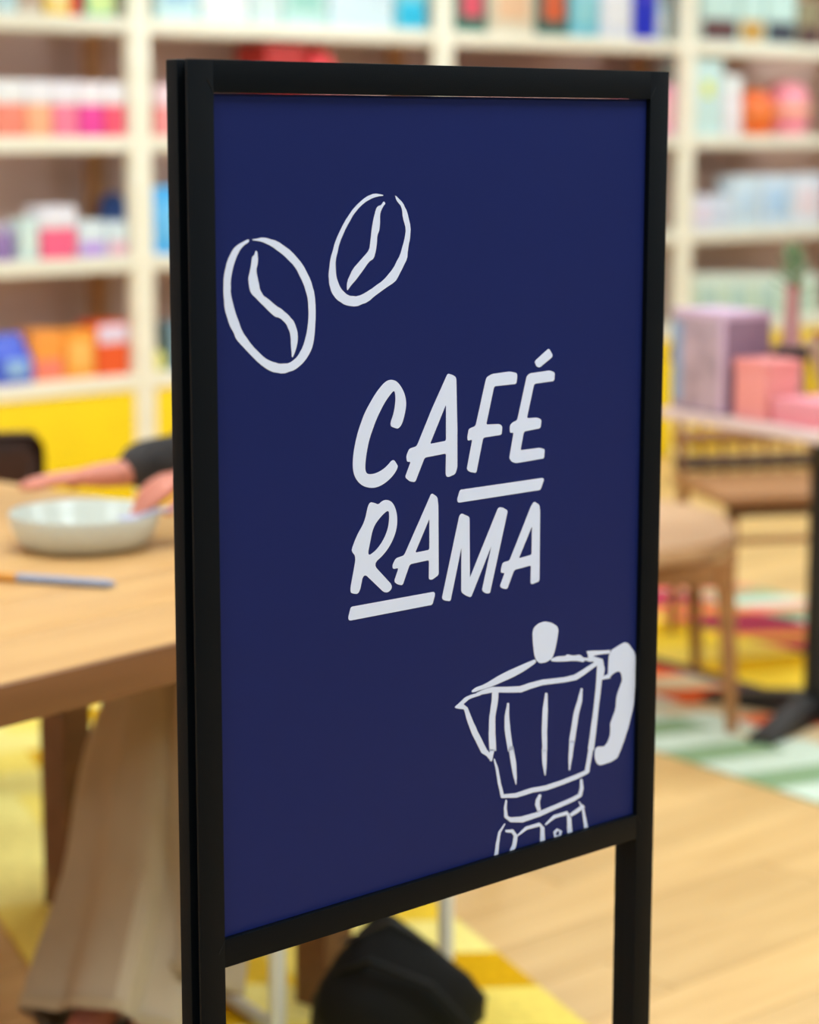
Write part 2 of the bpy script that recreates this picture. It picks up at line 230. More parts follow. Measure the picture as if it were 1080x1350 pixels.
# ================================================================== SIGN STAND
SW, SH, SB = .5156, .7, .0257
SO = Vector((-.154414, 1.778727, 1.428423))
so = SO + DA * (SW / 2)
sign = empty('sign_stand', (so.x, so.y, 0), RZ, label='black metal floor sign stand holding a navy cafe poster, in the foreground', cat='sign')
ZT = SO.z + SB; ZB = SO.z - SH; H2 = SW / 2
def stile(x0, x1, s):
    bm = bmesh.new()
    box(bm, x0, x1, .0, .003, .0, ZT, .0006)                                      # front lip
    i0, i1 = (x0 + .009, x1) if s < 0 else (x0, x1 - .009)
    box(bm, i0, i1, .0025, .0145, .0, ZT - .001)                                    # recessed channel
    box(bm, x0, x1, .0135, .0285, .0, ZT, .0015)                                   # rear tube
    return mesh_obj('upright', bm, M_BLACK, sign, True)
stile(-H2 - SB, -H2, -1); stile(H2, H2 + SB, 1)
for nm, z0, z1 in (('top_rail', SO.z, ZT), ('bottom_rail', ZB - .0247, ZB)):
    bm = bmesh.new(); box(bm, -H2, H2, .0000, .0045, z0, z1, .0005); box(bm, -H2, H2, .0045, .0283, z0 + .0004, z1 - .0004)
    mesh_obj(nm, bm, M_BLACK, sign, True)
for s in (-1, 1):                                                                   # mitre joints cut at the corners of the opening
    for z, d in ((ZB, -1), (SO.z, 1)):
        bm = bmesh.new(); x = s * H2
        tube(bm, [(x, -.0001, z), (x + s * .007, -.0001, z + d * .011)], .0003, 4)
        mesh_obj('mitre_joint', bm, mat('joint_shadow_gap', (6, 6, 7), .8), sign)
bm = bmesh.new(); lathe(bm, [(0, 0), (.0035, 0), (.0035, .004), (.002, .006), (0, .006)], 10, Matrix.Translation((H2 - .012, .016, ZB - .0305)))
mesh_obj('screw', bm, M_BLACK, sign, True)
for s in (-1, 1):
    x = s * (H2 + SB / 2)
    bx('foot', M_BLACK, x - .02, x + .02, -.19, .22, 0, .012, .003, sign)
bx('foot_bar', M_BLACK, -H2, H2, .006, .024, .05, .075, .002, sign)
bx('back_board', mat('grey_board', (60, 60, 64), .7), -H2 + .0003, H2 - .0003, .0075, .012, ZB + .0003, SO.z - .0003, parent=sign)
poster = bx('poster', M_NAVY, -H2 + .0003, H2 - .0003, .005, .0074, ZB + .0003, SO.z - .0003, parent=sign)
poster['label'] = 'navy poster with white lettering, two coffee beans and a stovetop pot'
G = json.loads(GRAPHICS)
def flat(bm, loops):
    loops = [[(u / 1000 - H2, SO.z - v / 1000) for u, v in lp] for lp in loops]
    pts = [Vector((x, z, 0)) for lp in loops for x, z in lp]
    tris = geometry.tessellate_polygon([[Vector((x, z, 0)) for x, z in lp] for lp in loops])
    f = [bm.verts.new((p.x, .0047, p.y)) for p in pts]; b = [bm.verts.new((p.x, .00505, p.y)) for p in pts]
    for t in tris:
        try:
            bm.faces.new([f[i] for i in t]); bm.faces.new([b[i] for i in t][::-1])
        except ValueError: pass
    i = 0
    for lp in loops:
        n = len(lp)
        for k in range(n):
            a, c = i + k, i + (k + 1) % n
            bm.faces.new((f[a], f[c], b[c], b[a]))
        i += n
def stroke(bm, LR, y):
    A, B = LR
    Lf = [bm.verts.new((u / 1000 - H2, y, SO.z - v / 1000)) for u, v in A]; Rf = [bm.verts.new((u / 1000 - H2, y, SO.z - v / 1000)) for u, v in B]
    Lb = [bm.verts.new((v.co.x, .00505, v.co.z)) for v in Lf]; Rb = [bm.verts.new((v.co.x, .00505, v.co.z)) for v in Rf]
    for k in range(len(A) - 1):
        bm.faces.new((Lf[k], Lf[k + 1], Rf[k + 1], Rf[k])); bm.faces.new((Lb[k], Rb[k], Rb[k + 1], Lb[k + 1]))
        bm.faces.new((Lf[k], Lb[k], Lb[k + 1], Lf[k + 1])); bm.faces.new((Rf[k], Rf[k + 1], Rb[k + 1], Rb[k]))
    bm.faces.new((Lf[0], Rf[0], Rb[0], Lb[0])); bm.faces.new((Lf[-1], Lb[-1], Rb[-1], Rf[-1]))
def smooth_loop(lp, j=0):
    # round the traced outline once and give the brush edge a little raggedness
    out = []; n = len(lp)
    for k in range(n):
        p, q = lp[k], lp[(k + 1) % n]
        if math.hypot(q[0] - p[0], q[1] - p[1]) < 1.2: out.append(p); continue
        out.append((p[0] * .82 + q[0] * .18 , p[1] * .82 + q[1] * .18)); 
        if j: out.append(((p[0] + q[0]) / 2 + random.uniform(-j, j), (p[1] + q[1]) / 2 + random.uniform(-j, j)))
        out.append((p[0] * .18 + q[0] * .82, p[1] * .18 + q[1] * .82))
    return out
for key in ('bean1', 'bean2'):
    bm = bmesh.new()
    for pp in G[key]['polys']: flat(bm, [smooth_loop(h, .22) for h in pp])
    mesh_obj('coffee_bean_print', bm, M_INK, poster)
def chaikin(lp, cap, frac=.25):
    out = []; n = len(lp)
    for k in range(n):
        p, q = lp[k], lp[(k + 1) % n]; d = math.hypot(q[0] - p[0], q[1] - p[1]) or 1; f = min(frac, cap / d)
        out += [(p[0] + (q[0] - p[0]) * f, p[1] + (q[1] - p[1]) * f), (q[0] + (p[0] - q[0]) * f, q[1] + (p[1] - q[1]) * f)]
    return out
for nm, pp in G['letters']:
    cp = 3.5 if nm in ('letter_c', 'letter_r') else 1.1
    pp = [chaikin(chaikin(h, cp), cp * .5) for h in pp]
    bm = bmesh.new(); flat(bm, pp); mesh_obj(nm, bm, M_INK, poster)
bm = bmesh.new()
for pp in G['pot']['polys']: flat(bm, [smooth_loop(h, .12) for h in pp])
for i, st in enumerate(G['pot']['strokes']):
    A, B = st; A2 = []; B2 = []
    for k in range(len(A) - 1):
        for q in (0, .33, .66):
            jj = .18 if 0 < q else 0
            A2.append((A[k][0] * (1 - q) + A[k + 1][0] * q + random.uniform(-jj, jj), A[k][1] * (1 - q) + A[k + 1][1] * q))
            B2.append((B[k][0] * (1 - q) + B[k + 1][0] * q + random.uniform(-jj, jj), B[k][1] * (1 - q) + B[k + 1][1] * q))
    A2.append(A[-1]); B2.append(B[-1])
    stroke(bm, (A2, B2), .0047 - .00001 * (i + 1))
mesh_obj('coffee_pot_print', bm, M_INK, poster)

# ================================================================== SHELVING
SD = .30                                                      # depth of the shelving
shelving = empty('shelving_unit', L(A905, BF, 0), RZ, label='long cream wooden shelving with yellow base panels against the pink wall', cat='shelves')
posts = [k * BAY for k in range(-4, 3)]
HT = 2.62
for x in posts:
    bx('upright', M_CREAM, x - .042, x + .042, 0, .045, 0, HT, .004, shelving)
    bx('rear_upright', M_RAW, x - .035, x + .035, SD - .03, SD, 0, HT, .003, shelving)['label'] = 'orange brown rear upright'
ZS = [HT - .06, SZ[0] + .41] + SZ
for x0, x1 in zip(posts, posts[1:]):
    for z in ZS:
        bm = bmesh.new(); box(bm, x0 + .042, x1 - .042, .004, SD - .032, z - .026, z + .026, .003)
        mesh_obj('shelf', bm, M_CREAM, shelving, True)
    bx('base_panel', M_YELLOW, x0 + .042, x1 - .042, .012, .03, .0, SZ[3] - .027, .002, shelving)
# ---- goods
def P_(n): return rgb(n, .45)
def product(bay, row, x0, x1, h, kind, body, acc, label, cat, t=.03, accpos='front', dep=None, group=None, local=False):
    """x0,x1: pixel columns at the shelf front; h: pixel row of the top, or metres when negative"""
    zc = SZ[row]
    if local: a0, a1 = x0, x1
    else:
        yy = {0: 40, 1: 190, 2: 330, 3: 460}[row]
        a0 = at_b(x0, yy, BF + t)[0]; a1 = at_b(x1, yy, BF + t)[0]
    kb = math.floor(((a0 + a1) / 2 - A905) / BAY)
    if t < .1: a0 = max(a0, A905 + kb * BAY + .046); a1 = min(a1, A905 + (kb + 1) * BAY - .046)
    wd = (a1 - a0) * .97; ac = (a0 + a1) / 2
    zb = zc + .0262
    hh = -h if h < 0 else at_b((x0 + x1) / 2, h, BF + t)[1] - zb
    d = dep or min(.1 if row == 2 else .2, max(.08, wd))
    d = min(d, SD - .04 - t)
    names = {'box': 'product_box', 'lidbox': 'lidded_box', 'jar': 'storage_jar', 'round': 'round_tub', 'bottle': 'bottle', 'pouch': 'snack_pouch', 'stack': 'stacked_carton'}
    o = None; B = P_(body); Ac = P_(acc); r = wd / 2
    bm = bmesh.new()
    if kind in ('box', 'lidbox', 'stack'):
        hb = hh * (.58 if kind == 'lidbox' else 1)
        box(bm, -wd / 2, wd / 2, -d / 2, d / 2, 0, hb, .004)
        o = mesh_obj(names[kind], bm, B, smooth=True)
        if kind == 'lidbox':
            bx('lid', Ac, -wd / 2 - .002, wd / 2 + .002, -d / 2 - .002, d / 2 + .002, hb, hh, .006, o)
        else:
            z0, z1, x_ = {'front': (.2, .75, .36), 'low': (.04, .42, .46), 'top': (.6, .95, .46), 'dot': (.5, .7, .15)}[accpos]
            bx('label_panel', Ac, -wd * x_, wd * x_, -d / 2 - .0012, -d / 2 + .001, hh * z0, hh * z1, .0004, o)
    elif kind == 'pouch':
        prof = [(-.5, 0, .5), (-.52, .08, .55), (-.5, .5, .5), (-.5, .85, .12), (-.5, 1, .03)]
        rows = []
        for xs, z, ds in prof:
            rows.append([bm.verts.new((sx * abs(xs) * wd, sy * ds * d, z * hh)) for sx, sy in ((-1, -1), (0, -1.15), (1, -1), (1, 1), (0, 1.15), (-1, 1))])
        for p, q in zip(rows, rows[1:]):
            for k in range(6): bm.faces.new((p[k], p[(k + 1) % 6], q[(k + 1) % 6], q[k]))
        bm.faces.new(rows[0][::-1]); bm.faces.new(rows[-1])
        o = mesh_obj(names[kind], bm, B, smooth=True)
        bx('label_panel', Ac, -wd * .3, wd * .3, -d * .5 * 1.2 - .003, -d * .5 * 1.1, hh * .15, hh * .5, .001, o)
    elif kind == 'bottle':
        lathe(bm, [(0, 0), (r * .95, 0), (r, .01), (r, hh * .6), (r * .85, hh * .7), (r * .35, hh * .82), (r * .32, hh * .9), (0, hh * .9)], 20)
        o = mesh_obj(names[kind], bm, B, smooth=True)
        bm = bmesh.new(); lathe(bm, [(0, hh * .9), (r * .42, hh * .9), (r * .42, hh), (0, hh)], 16); mesh_obj('cap', bm, Ac, o, True)
        bm = bmesh.new(); lathe(bm, [(r + .001, hh * .15), (r + .0015, hh * .15), (r + .0015, hh * .5), (r + .001, hh * .5)], 20); mesh_obj('label_band', bm, Ac, o, True)
    elif kind == 'jar':
        lathe(bm, [(0, 0), (r * .92, 0), (r, .008), (r, hh * .7), (r * .9, hh * .76), (0, hh * .76)], 24)
        o = mesh_obj(names[kind], bm, B, smooth=True)
        bm = bmesh.new(); lathe(bm, [(0, hh * .76), (r * .98, hh * .76), (r * .98, hh * .95), (r * .9, hh), (0, hh)], 24); mesh_obj('lid', bm, Ac, o, True)
    else:
        lathe(bm, [(0, 0), (r * .75, 0), (r * .97, hh * .25), (r, hh * .5), (r * .9, hh * .75), (r * .6, hh * .93), (0, hh)], 24)
        o = mesh_obj(names[kind], bm, B, smooth=True)
        bm = bmesh.new(); lathe(bm, [(r + .001, hh * .4), (r + .004, hh * .42), (r + .004, hh * .52), (r + .001, hh * .54)], 24); mesh_obj('band', bm, Ac, o, True)
    if kind in ('jar', 'round', 'bottle'): d = wd
    tt = min(t + d / 2, SD - .036 - d / 2)
    o.location = L(ac, BF + tt, zb); o.rotation_euler = (0, 0, RZ)
    return tag(o, label, cat, group)
W_ = (240, 240, 244)
IT = [
 # bay left of the left post ------------------------------------------------- row 0 (top)
 (0, -1, 24, -.26, 'box', (196, 222, 226), (150, 190, 210), 'pale blue box at the far left of the top shelf', 'box', 'front'),
 (0, 26, 56, -.22, 'box', (206, 190, 172), (170, 140, 130), 'beige box between two pale boxes on the top shelf left', 'box', 'front'),
 (0, 60, 92, -.20, 'pouch', (244, 206, 96), (250, 236, 180), 'yellow pouch left of the red jar on the top shelf', 'pouch', 'front'),
 (0, 94, 112, -.17, 'jar', (226, 70, 62), (240, 120, 90), 'small red jar on the top shelf left', 'jar', 'front'),
 (0, 115, 152, -.24, 'box', (90, 204, 186), (214, 236, 160), 'turquoise box with lime lower panel beside the left post', 'box', 'low'),
 # row 0 between left and middle posts
 (0, 206, 262, -.27, 'box', (206, 236, 240), (160, 208, 236), 'pale aqua box just right of the left post on the top shelf', 'box', 'front'),
 (0, 264, 330, -.25, 'box', (206, 232, 240), (236, 240, 240), 'pale blue box second right of the left post on the top shelf', 'box', 'low'),
 (0, 332, 372, -.22, 'box', (214, 232, 232), (226, 150, 160), 'pale box with a pink spot on the top shelf above the sign', 'box', 'dot'),
 (0, 374, 432, -.26, 'box', (196, 230, 226), (160, 214, 204), 'mint box on the top shelf above the sign', 'box', 'front'),
 (0, 434, 520, -.25, 'box', (212, 232, 242), (226, 240, 246), 'wide pale blue carton on the top shelf above the sign', 'box', 'top'),
 (0, 524, 563, -.25, 'box', (130, 204, 214), (40, 186, 226), 'aqua box with bright cyan lower panel beside the middle post', 'box', 'low'),
 # row 0 between middle and right posts
 (0, 603, 642, -.28, 'box', (30, 116, 104), (226, 90, 112), 'dark green box with a pink panel right of the middle post', 'box', 'front'),
 (0, 646, 706, -.27, 'box', (226, 214, 192), (238, 196, 160), 'beige box with a peach panel on the top shelf', 'box', 'front'),
 (0, 710, 750, -.28, 'box', (24, 104, 100), (216, 100, 60), 'dark teal box with an orange panel on the top shelf', 'box', 'front'),
 (0, 752, 790, -.26, 'box', (120, 200, 222), (150, 214, 226), 'sky blue box between the teal and white boxes', 'box', 'front'),
 (0, 792, 834, -.25, 'box', (224, 228, 242), (236, 238, 246), 'white box left of the deep blue box on the top shelf', 'box', 'front'),
 (0, 836, 866, -.26, 'box', (32, 44, 196), (70, 60, 206), 'deep blue box on the top shelf near the right post', 'box', 'top'),
 (0, 868, 882, -.21, 'bottle', (190, 216, 224), (216, 226, 230), 'pale bottle squeezed beside the right post on the top shelf', 'bottle', 'front'),
 # row 0 right of the right post
 (0, 924, 974, -.235, 'box', (198, 226, 220), (104, 70, 72), 'pale mint box with a maroon lower panel on the right top shelf', 'box', 'low'),
 (0, 976, 1008, -.235, 'box', (200, 228, 222), (206, 158, 80), 'pale mint box with an amber lower panel on the right top shelf', 'box', 'low'),
 (0, 1010, 1050, -.235, 'box', (198, 226, 220), (70, 72, 84), 'pale mint box with a dark grey lower panel on the right top shelf', 'box', 'low'),
 (0, 1052, 1084, -.2, 'box', (150, 140, 110), (90, 64, 66), 'olive box cut by the right picture edge on the top shelf', 'box', 'low'),
 # row 1 left
 (1, -4, 34, 105, 'lidbox', (246, 140, 120), W_, 'white lidded orange and coral box at the far left, second shelf', 'box', 'front'),
 (1, 36, 70, 106, 'lidbox', (250, 180, 140), (240, 238, 246), 'white lidded peach box second from left, second shelf', 'box', 'front'),
 (1, 72, 104, 107, 'lidbox', (246, 130, 160), (240, 236, 246), 'white lidded rose box third from left, second shelf', 'box', 'front'),
 (1, 106, 138, 108, 'lidbox', (238, 70, 160), (244, 236, 244), 'white lidded magenta box fourth from left, second shelf', 'box', 'front'),
 (1, 140, 170, 109, 'lidbox', (246, 90, 120), (240, 236, 244), 'white lidded crimson pink box left of the left post, second shelf', 'box', 'front'),
 (1, 205, 262, 112, 'lidbox', (246, 150, 150), (246, 216, 226), 'salmon box just right of the left post, partly behind the sign', 'box', 'front'),
 (1, 352, 404, 57, 'box', (176, 44, 40), (196, 60, 54), 'dark red tall box whose top shows above the sign', 'box', 'front'),
 (1, 408, 462, 58, 'round', (228, 50, 58), (250, 190, 190), 'bright red rounded tub whose top shows above the sign', 'tub', 'front'),
 # row 2 left
 (2, -4, 24, 296, 'jar', (150, 120, 180), (180, 170, 200), 'mauve jar at the far left of the third shelf', 'jar', 'front'),
 (2, 26, 52, 288, 'box', (206, 226, 224), (214, 232, 228), 'pale mint box on the third shelf left', 'box', 'front'),
 (2, 54, 102, 272, 'lidbox', (244, 100, 140), (234, 232, 244), 'tall pink box with a white lid on the third shelf left', 'box', 'front'),
 (2, 104, 140, 291, 'box', (216, 228, 236), (190, 150, 226), 'pale box with a violet lower panel on the third shelf', 'box', 'low'),
 (2, 142, 176, 292, 'box', (214, 228, 236), (230, 176, 196), 'pale box with a pink lower panel left of the left post', 'box', 'low'),
 (2, 200, 262, 246, 'box', (74, 178, 246), (110, 196, 250), 'bright sky blue box just right of the left post, third shelf', 'box', 'front'),
 # row 3 left
 (3, -4, 42, 442, 'pouch', (62, 90, 214), (150, 190, 236), 'royal blue pouch at the far left of the bottom shelf', 'pouch', 'front'),
 (3, 44, 84, 436, 'box', (250, 158, 66), (246, 130, 110), 'orange box with a coral panel on the bottom shelf left', 'box', 'low'),
 (3, 86, 126, 435, 'box', (252, 160, 56), (252, 190, 100), 'plain orange box on the bottom shelf left', 'box', 'front'),
 (3, 128, 180, 424, 'box', (238, 92, 40), (232, 214, 236), 'red orange box with a lilac panel on the bottom shelf', 'box', 'top'),
 (3, 198, 224, 462, 'round', (230, 222, 90), (246, 240, 130), 'small yellow tub right of the left post, bottom shelf', 'tub', 'front'),
 (3, 226, 262, 425, 'box', (126, 160, 178), (150, 176, 190), 'grey blue box behind the sign edge, bottom shelf', 'box', 'front'),
 # row 1 right
 (1, 846, 888, 112, 'box', (246, 160, 190), (250, 196, 200), 'pink box behind the sign edge left of the right post', 'box', 'front'),
 (1, 912, 952, 76, 'box', (208, 236, 236), (236, 236, 70), 'tall pale aqua box with a yellow flower spot', 'box', 'dot'),
 (1, 955, 988, 100, 'jar', (236, 226, 230), (240, 244, 244), 'white jar with a domed lid beside the aqua box', 'jar', 'front'),
 (1, 990, 1036, 116, 'round', (240, 108, 34), (246, 140, 70), 'round orange tub on the second shelf right', 'tub', 'front'),
 (1, 1038, 1082, 106, 'round', (248, 150, 166), (250, 190, 150), 'round pink tub at the right picture edge', 'tub', 'front'),
 # row 2 right
 (2, 914, 938, 258, 'box', (222, 224, 242), (236, 222, 240), 'small lavender white box right of the right post, third shelf', 'box', 'front'),
 (2, 940, 962, 258, 'box', (220, 228, 242), (210, 220, 240), 'small bluish white box second from the right post, third shelf', 'box', 'front'),
 (2, 964, 1000, 232, 'box', (214, 230, 242), (196, 220, 242), 'tall ice blue box on the third shelf right', 'box', 'front'),
 (2, 1002, 1042, 231, 'box', (212, 228, 244), (180, 212, 244), 'tall ice blue box with a sky panel on the third shelf right', 'box', 'front'),
 (2, 1044, 1084, 230, 'box', (222, 230, 242), (232, 216, 226), 'tall ice white box at the right picture edge, third shelf', 'box', 'front'),
]
for row, x0, x1, h, kind, body, acc, label, cat, ap in IT:
    product(0, row, x0, x1, h, kind, body, acc, label, cat, accpos=ap)
# blue round tin stored behind the pale boxes of the third shelf
product(0, 2, 136, 172, 252, 'round', (40, 84, 160), (60, 120, 200), 'dark blue round tin behind the pale boxes beside the left post', 'tin', t=.19)
# mint jars in a row on the lowest shelf, right bay
n = 9
for i in range(n):
    product(0, 3, 912 + i * 19.2, 912 + (i + 1) * 19.2 - 3, 362, 'jar', ((206, 224, 204), (188, 214, 206))[i % 2], (226, 238, 226),
            'mint white jar in the row above the mauve gift box, %s from the right post' % ('first', 'second', 'third', 'fourth', 'fifth', 'sixth', 'seventh', 'eighth', 'ninth')[i], 'jar', group='mint jars on the lowest shelf')
# the stretch that the sign hides: plain cartons so that a step to the side still shows stocked shelves
for row in (1, 2, 3):
    for bay, a_lo, a_hi in (('left', -2, -1), ('right', -1, 0)):
        x = A905 + a_lo * BAY + (.40 if bay == 'left' else .12); k = 0
        end = A905 + a_hi * BAY - (.12 if bay == 'left' else .36)
        c = [(236, 190, 190), (206, 226, 236), (240, 206, 140)][row - 1]
        if row == 1 and bay == 'left': x = A905 - 2 * BAY + 1.0 ; 
        while x + .16 < end:
            product(0, row, x, x + .15, -.2, 'stack', c, tuple(min(255, v + 14) for v in c), 'pastel carton on the %s shelf behind the sign, %s of the middle post' % (('second', 'third', 'bottom')[row - 1], bay), 'carton',
                    group='cartons behind the sign, row %d %s' % (row, bay), local=True)
            x += .17

# ================================================================== RUGS
def rug(name, corner, u, lu, lw, bands, label, th=.004):
    """bands: (w0, w1, period, colours, slant): stripes repeat along u inside each band"""
    u = Vector((u[0], u[1], 0)).normalized(); v = Vector((-u.y, u.x, 0))
    if v.y < 0: v = -v
    left = v.cross(u).z < 0
    bm = bmesh.new(); mats = []; idx = {}
    def mi(c):
        if c not in idx:
            idx[c] = len(mats); mats.append(mat('rug_wool_%d_%d_%d' % c, c, .95, spec=.1, noise=.12, nscale=60, bump=.5, bscale=400))
        return idx[c]
    for w0, w1, per, cs, sl in bands:
        step = per / len(cs); n = int(lu / step) + 1
        for i in range(-3, n + 3):
            c = cs[i % len(cs)]
            q = []
            for a, ww in ((i * step, w0), ((i + 1) * step, w0), ((i + 1) * step + sl, w1), (i * step + sl, w1)):
                a = min(max(a, 0), lu); q.append((a, ww))
            if abs(q[0][0] - q[1][0]) < 1e-6 and abs(q[2][0] - q[3][0]) < 1e-6: continue
            pts = []
            for a, ww in q:
                if not pts or (abs(pts[-1][0] - a) > 1e-6 or abs(pts[-1][1] - ww) > 1e-6): pts.append((a, ww))
            vs2 = [bm.verts.new((u * a + v * ww) + Vector((0, 0, th))) for a, ww in pts]
            try: f = bm.faces.new(vs2)
            except ValueError: continue
            f.material_index = mi(c)
            if f.calc_center_median().length and f.normal.z < 0: pass
    c0 = mi(bands[0][3][0])
    b = [bm.verts.new(u * a + v * ww + Vector((0, 0, z))) for z in (0, th - .0005) for a, ww in ((0, 0), (lu, 0), (lu, lw), (0, lw))]
    for f in ((0, 1, 2, 3), (4, 5, 6, 7), (0, 1, 5, 4), (1, 2, 6, 5), (2, 3, 7, 6), (3, 0, 4, 7)):
        bm.faces.new([b[i] for i in f]).material_index = c0
    o = mesh_obj(name, bm, mats); o.location = (corner[0], corner[1], .0006)
    return tag(o, label, 'rug')
YEL, PYEL, GOLD = (244, 206, 60), (248, 232, 140), (214, 164, 10)
SAGE, MINT, BEI, ORG = (138, 166, 128), (206, 222, 206), (214, 190, 150), (230, 96, 40)
PINK, NVY, MUS = (222, 66, 86), (58, 40, 66), (206, 158, 60)
rug('striped_rug', (-.58, 6.43), (.6, -.8), 4.3, 1.5, [
    (0, .24, .24, [SAGE, MINT], .05), (.24, .34, .30, [MINT, BEI, MINT], .04), (.34, .56, .30, [ORG, BEI], .08),
    (.56, .62, .6, [NVY], 0), (.62, .98, .5, [YEL, (246, 214, 96), GOLD], .10), (.98, 1.26, .42, [PINK, NVY, PINK, MUS], .16),
    (1.26, 1.5, .34, [SAGE, MINT, (232, 150, 120)], .1)],
    'multicoloured striped wool rug with orange, pink, yellow and sage bands under the black cafe table')
rr_ = random.Random(5)
def mix(cs, n): return [rr_.choice(cs) for _ in range(n)]
rug('yellow_rug', (-1.72, 6.2), (.38, -.925), 4.4, .76, [
    (w0 / 8 * .76, (w0 + 1) / 8 * .76, 4.4, mix([PYEL, PYEL, (246, 222, 110), (246, 222, 110), YEL, GOLD], 26), .03 * (w0 % 2)) for w0 in range(8)],
    'yellow patterned rug running under the large wooden table')

# ================================================================== LARGE TABLE (front left)
TC = Vector((.158, 3.37, 0)); E1 = Vector((-.64, -.77, 0)).normalized(); E2 = Vector((-.77, .64, 0)).normalized()
# table frame: local x = -E1 (towards the hidden corner), local y = E2
TRZ = math.atan2(-E1.y, -E1.x)
TX = -E1; TY = Vector((-TX.y, TX.x, 0))
table = empty('wooden_table', TC, TRZ, label='large thick-topped oak dining table with a bowl on it, front left', cat='table')
TW, TL, TH = 1.45, 2.1, .74
n = 8
for i in range(n):
    y0 = i * TW / n
    bm = bmesh.new(); box(bm, -TL, 0, y0 + .0006, y0 + TW / n - .0006, TH - .046, TH, .0025)
    mesh_obj('top_plank', bm, M_TABLE, table, True)
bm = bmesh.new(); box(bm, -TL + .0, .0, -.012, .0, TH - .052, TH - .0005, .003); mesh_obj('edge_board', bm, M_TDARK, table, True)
def tl(a, b): return (-a, b)       # a along E1 from the corner, b along E2
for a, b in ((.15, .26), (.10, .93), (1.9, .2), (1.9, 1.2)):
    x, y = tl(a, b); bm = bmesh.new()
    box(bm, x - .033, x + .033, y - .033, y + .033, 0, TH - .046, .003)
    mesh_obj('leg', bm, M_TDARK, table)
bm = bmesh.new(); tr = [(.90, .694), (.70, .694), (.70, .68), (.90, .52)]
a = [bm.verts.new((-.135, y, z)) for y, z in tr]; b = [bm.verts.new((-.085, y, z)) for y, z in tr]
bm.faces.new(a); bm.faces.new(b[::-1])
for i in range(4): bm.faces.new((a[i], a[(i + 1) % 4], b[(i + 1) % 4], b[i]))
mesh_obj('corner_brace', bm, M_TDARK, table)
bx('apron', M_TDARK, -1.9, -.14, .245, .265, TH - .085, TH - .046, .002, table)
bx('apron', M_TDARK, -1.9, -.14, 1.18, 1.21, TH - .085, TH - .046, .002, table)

# bowl
bm = bmesh.new(); lathe(bm, [(0, .004), (.080, .0), (.094, .003), (.107, .014), (.116, .034), (.120, .053), (.1185, .057), (.115, .053), (.110, .034), (.100, .018), (.08, .011), (0, .010)], 48)
bowl = mesh_obj('bowl', bm, mat('white_glaze', (196, 200, 192), .3, coat=.2), smooth=True)
bc = at_z(106, 732, TH); bowl.location = (bc.x, bc.y + .05, TH + .0005)
tag(bowl, 'shallow white round bowl on the wooden table in front of the hands', 'bowl')
# knife on the table
k0 = at_z(-10, 770, TH); k1 = at_z(152, 781, TH); dv = k1 - k0
kn = empty('marker_pen', (k0.x, k0.y, TH), math.atan2(dv.y, dv.x), label='slim blue-grey pen with an amber end lying on the table before the bowl', cat='pen')
ln = dv.length
bm = bmesh.new(); tube(bm, [(0, 0, .0072), (ln * .21, 0, .0072)], .0068, 14); mesh_obj('pen_cap', bm, mat('amber_plastic', (206, 140, 40), .4), kn, True)
bm = bmesh.new(); tube(bm, [(ln * .21, 0, .0072), (ln * .93, 0, .0072), (ln * .97, 0, .0072), (ln, 0, .0072)], [.0064, .0064, .005, .0025], 14)
mesh_obj('barrel', bm, mat('blue_grey_plastic', (140, 150, 178), .4), kn, True)

# ================================================================== PERSON seated at the hidden end of the table
M_SKIN = mat('skin', (206, 128, 108), .5, noise=.10, nscale=14)
M_SHIRT = mat('charcoal_melange_knit', (50, 46, 46), .9, noise=.55, nscale=60, bump=.6, bscale=300)
M_TROUS = mat('beige_cotton', (186, 168, 142), .9, noise=.06, nscale=12, bump=.3, bscale=600)
person = empty('person', (-.17, 3.98, 0), 0, label='person in charcoal knit top and wide beige trousers, seated, hands at the white bowl', cat='person')
PO = Vector((-.17, 3.98, 0))
def q(x, y, z): return Vector((x, y, z)) - PO
hipc = Vector((-.17, 3.98, .52)); fwd = Vector((-.64, -.77, 0)).normalized(); side = Vector((-.77, .64, 0)).normalized()
N = []; E = []
def nd(p, r, prev=None):
    N.append((Vector(p) - PO, r)); i = len(N) - 1
    if prev is not None: E.append((prev, i))
    return i
pel = nd(hipc, .085)
wst = nd(hipc + fwd * .0 + Vector((0, 0, .18)), .095, pel)
cst = nd(hipc + fwd * .035 + Vector((0, 0, .36)), .098, wst)
shc = nd(hipc + fwd * .05 + Vector((0, 0, .48)), .070, cst)
nk = nd(hipc + fwd * .06 + Vector((0, 0, .555)), .05, shc)
hb = nd(hipc + fwd * .085 + Vector((0, 0, .63)), .072, nk)
hm = nd(hipc + fwd * .10 + Vector((0, 0, .70)), .106, hb)
ht = nd(hipc + fwd * .09 + Vector((0, 0, .77)), .09, hm)
def hand(wrist_i, wpos, d, pn, s, curl):
    """fingers grow from a palm; d = pointing direction, pn = back-of-hand normal, s = thumb side"""
    d = d.normalized(); sd = d.cross(pn).normalized() * s
    palm = nd(wpos + d * .045, (.026, .017), wrist_i)
    lens = (.070, .078, .072, .056)
    for k in range(4):
        off = (1.5 - k) * .020
        kn_ = nd(wpos + d * (.088 - abs(1.3 - k) * .004) + sd * off, .0098, palm)
        p = wpos + d * .088 + sd * off; dd = (d + sd * (1.5 - k) * .06).normalized(); pr = kn_
        for j in range(3):
            dd = (dd - pn * curl).normalized(); p = p + dd * lens[k] / 2.6
            pr = nd(p, (.0088, .0082, .0074)[j], pr)
    t1 = nd(wpos + d * .040 + sd * .034 - pn * .006, .012, palm)
    t2 = nd(wpos + d * .070 + sd * .050 - pn * .014, .0105, t1)
    nd(wpos + d * .096 + sd * .054 - pn * .022, .009, t2)
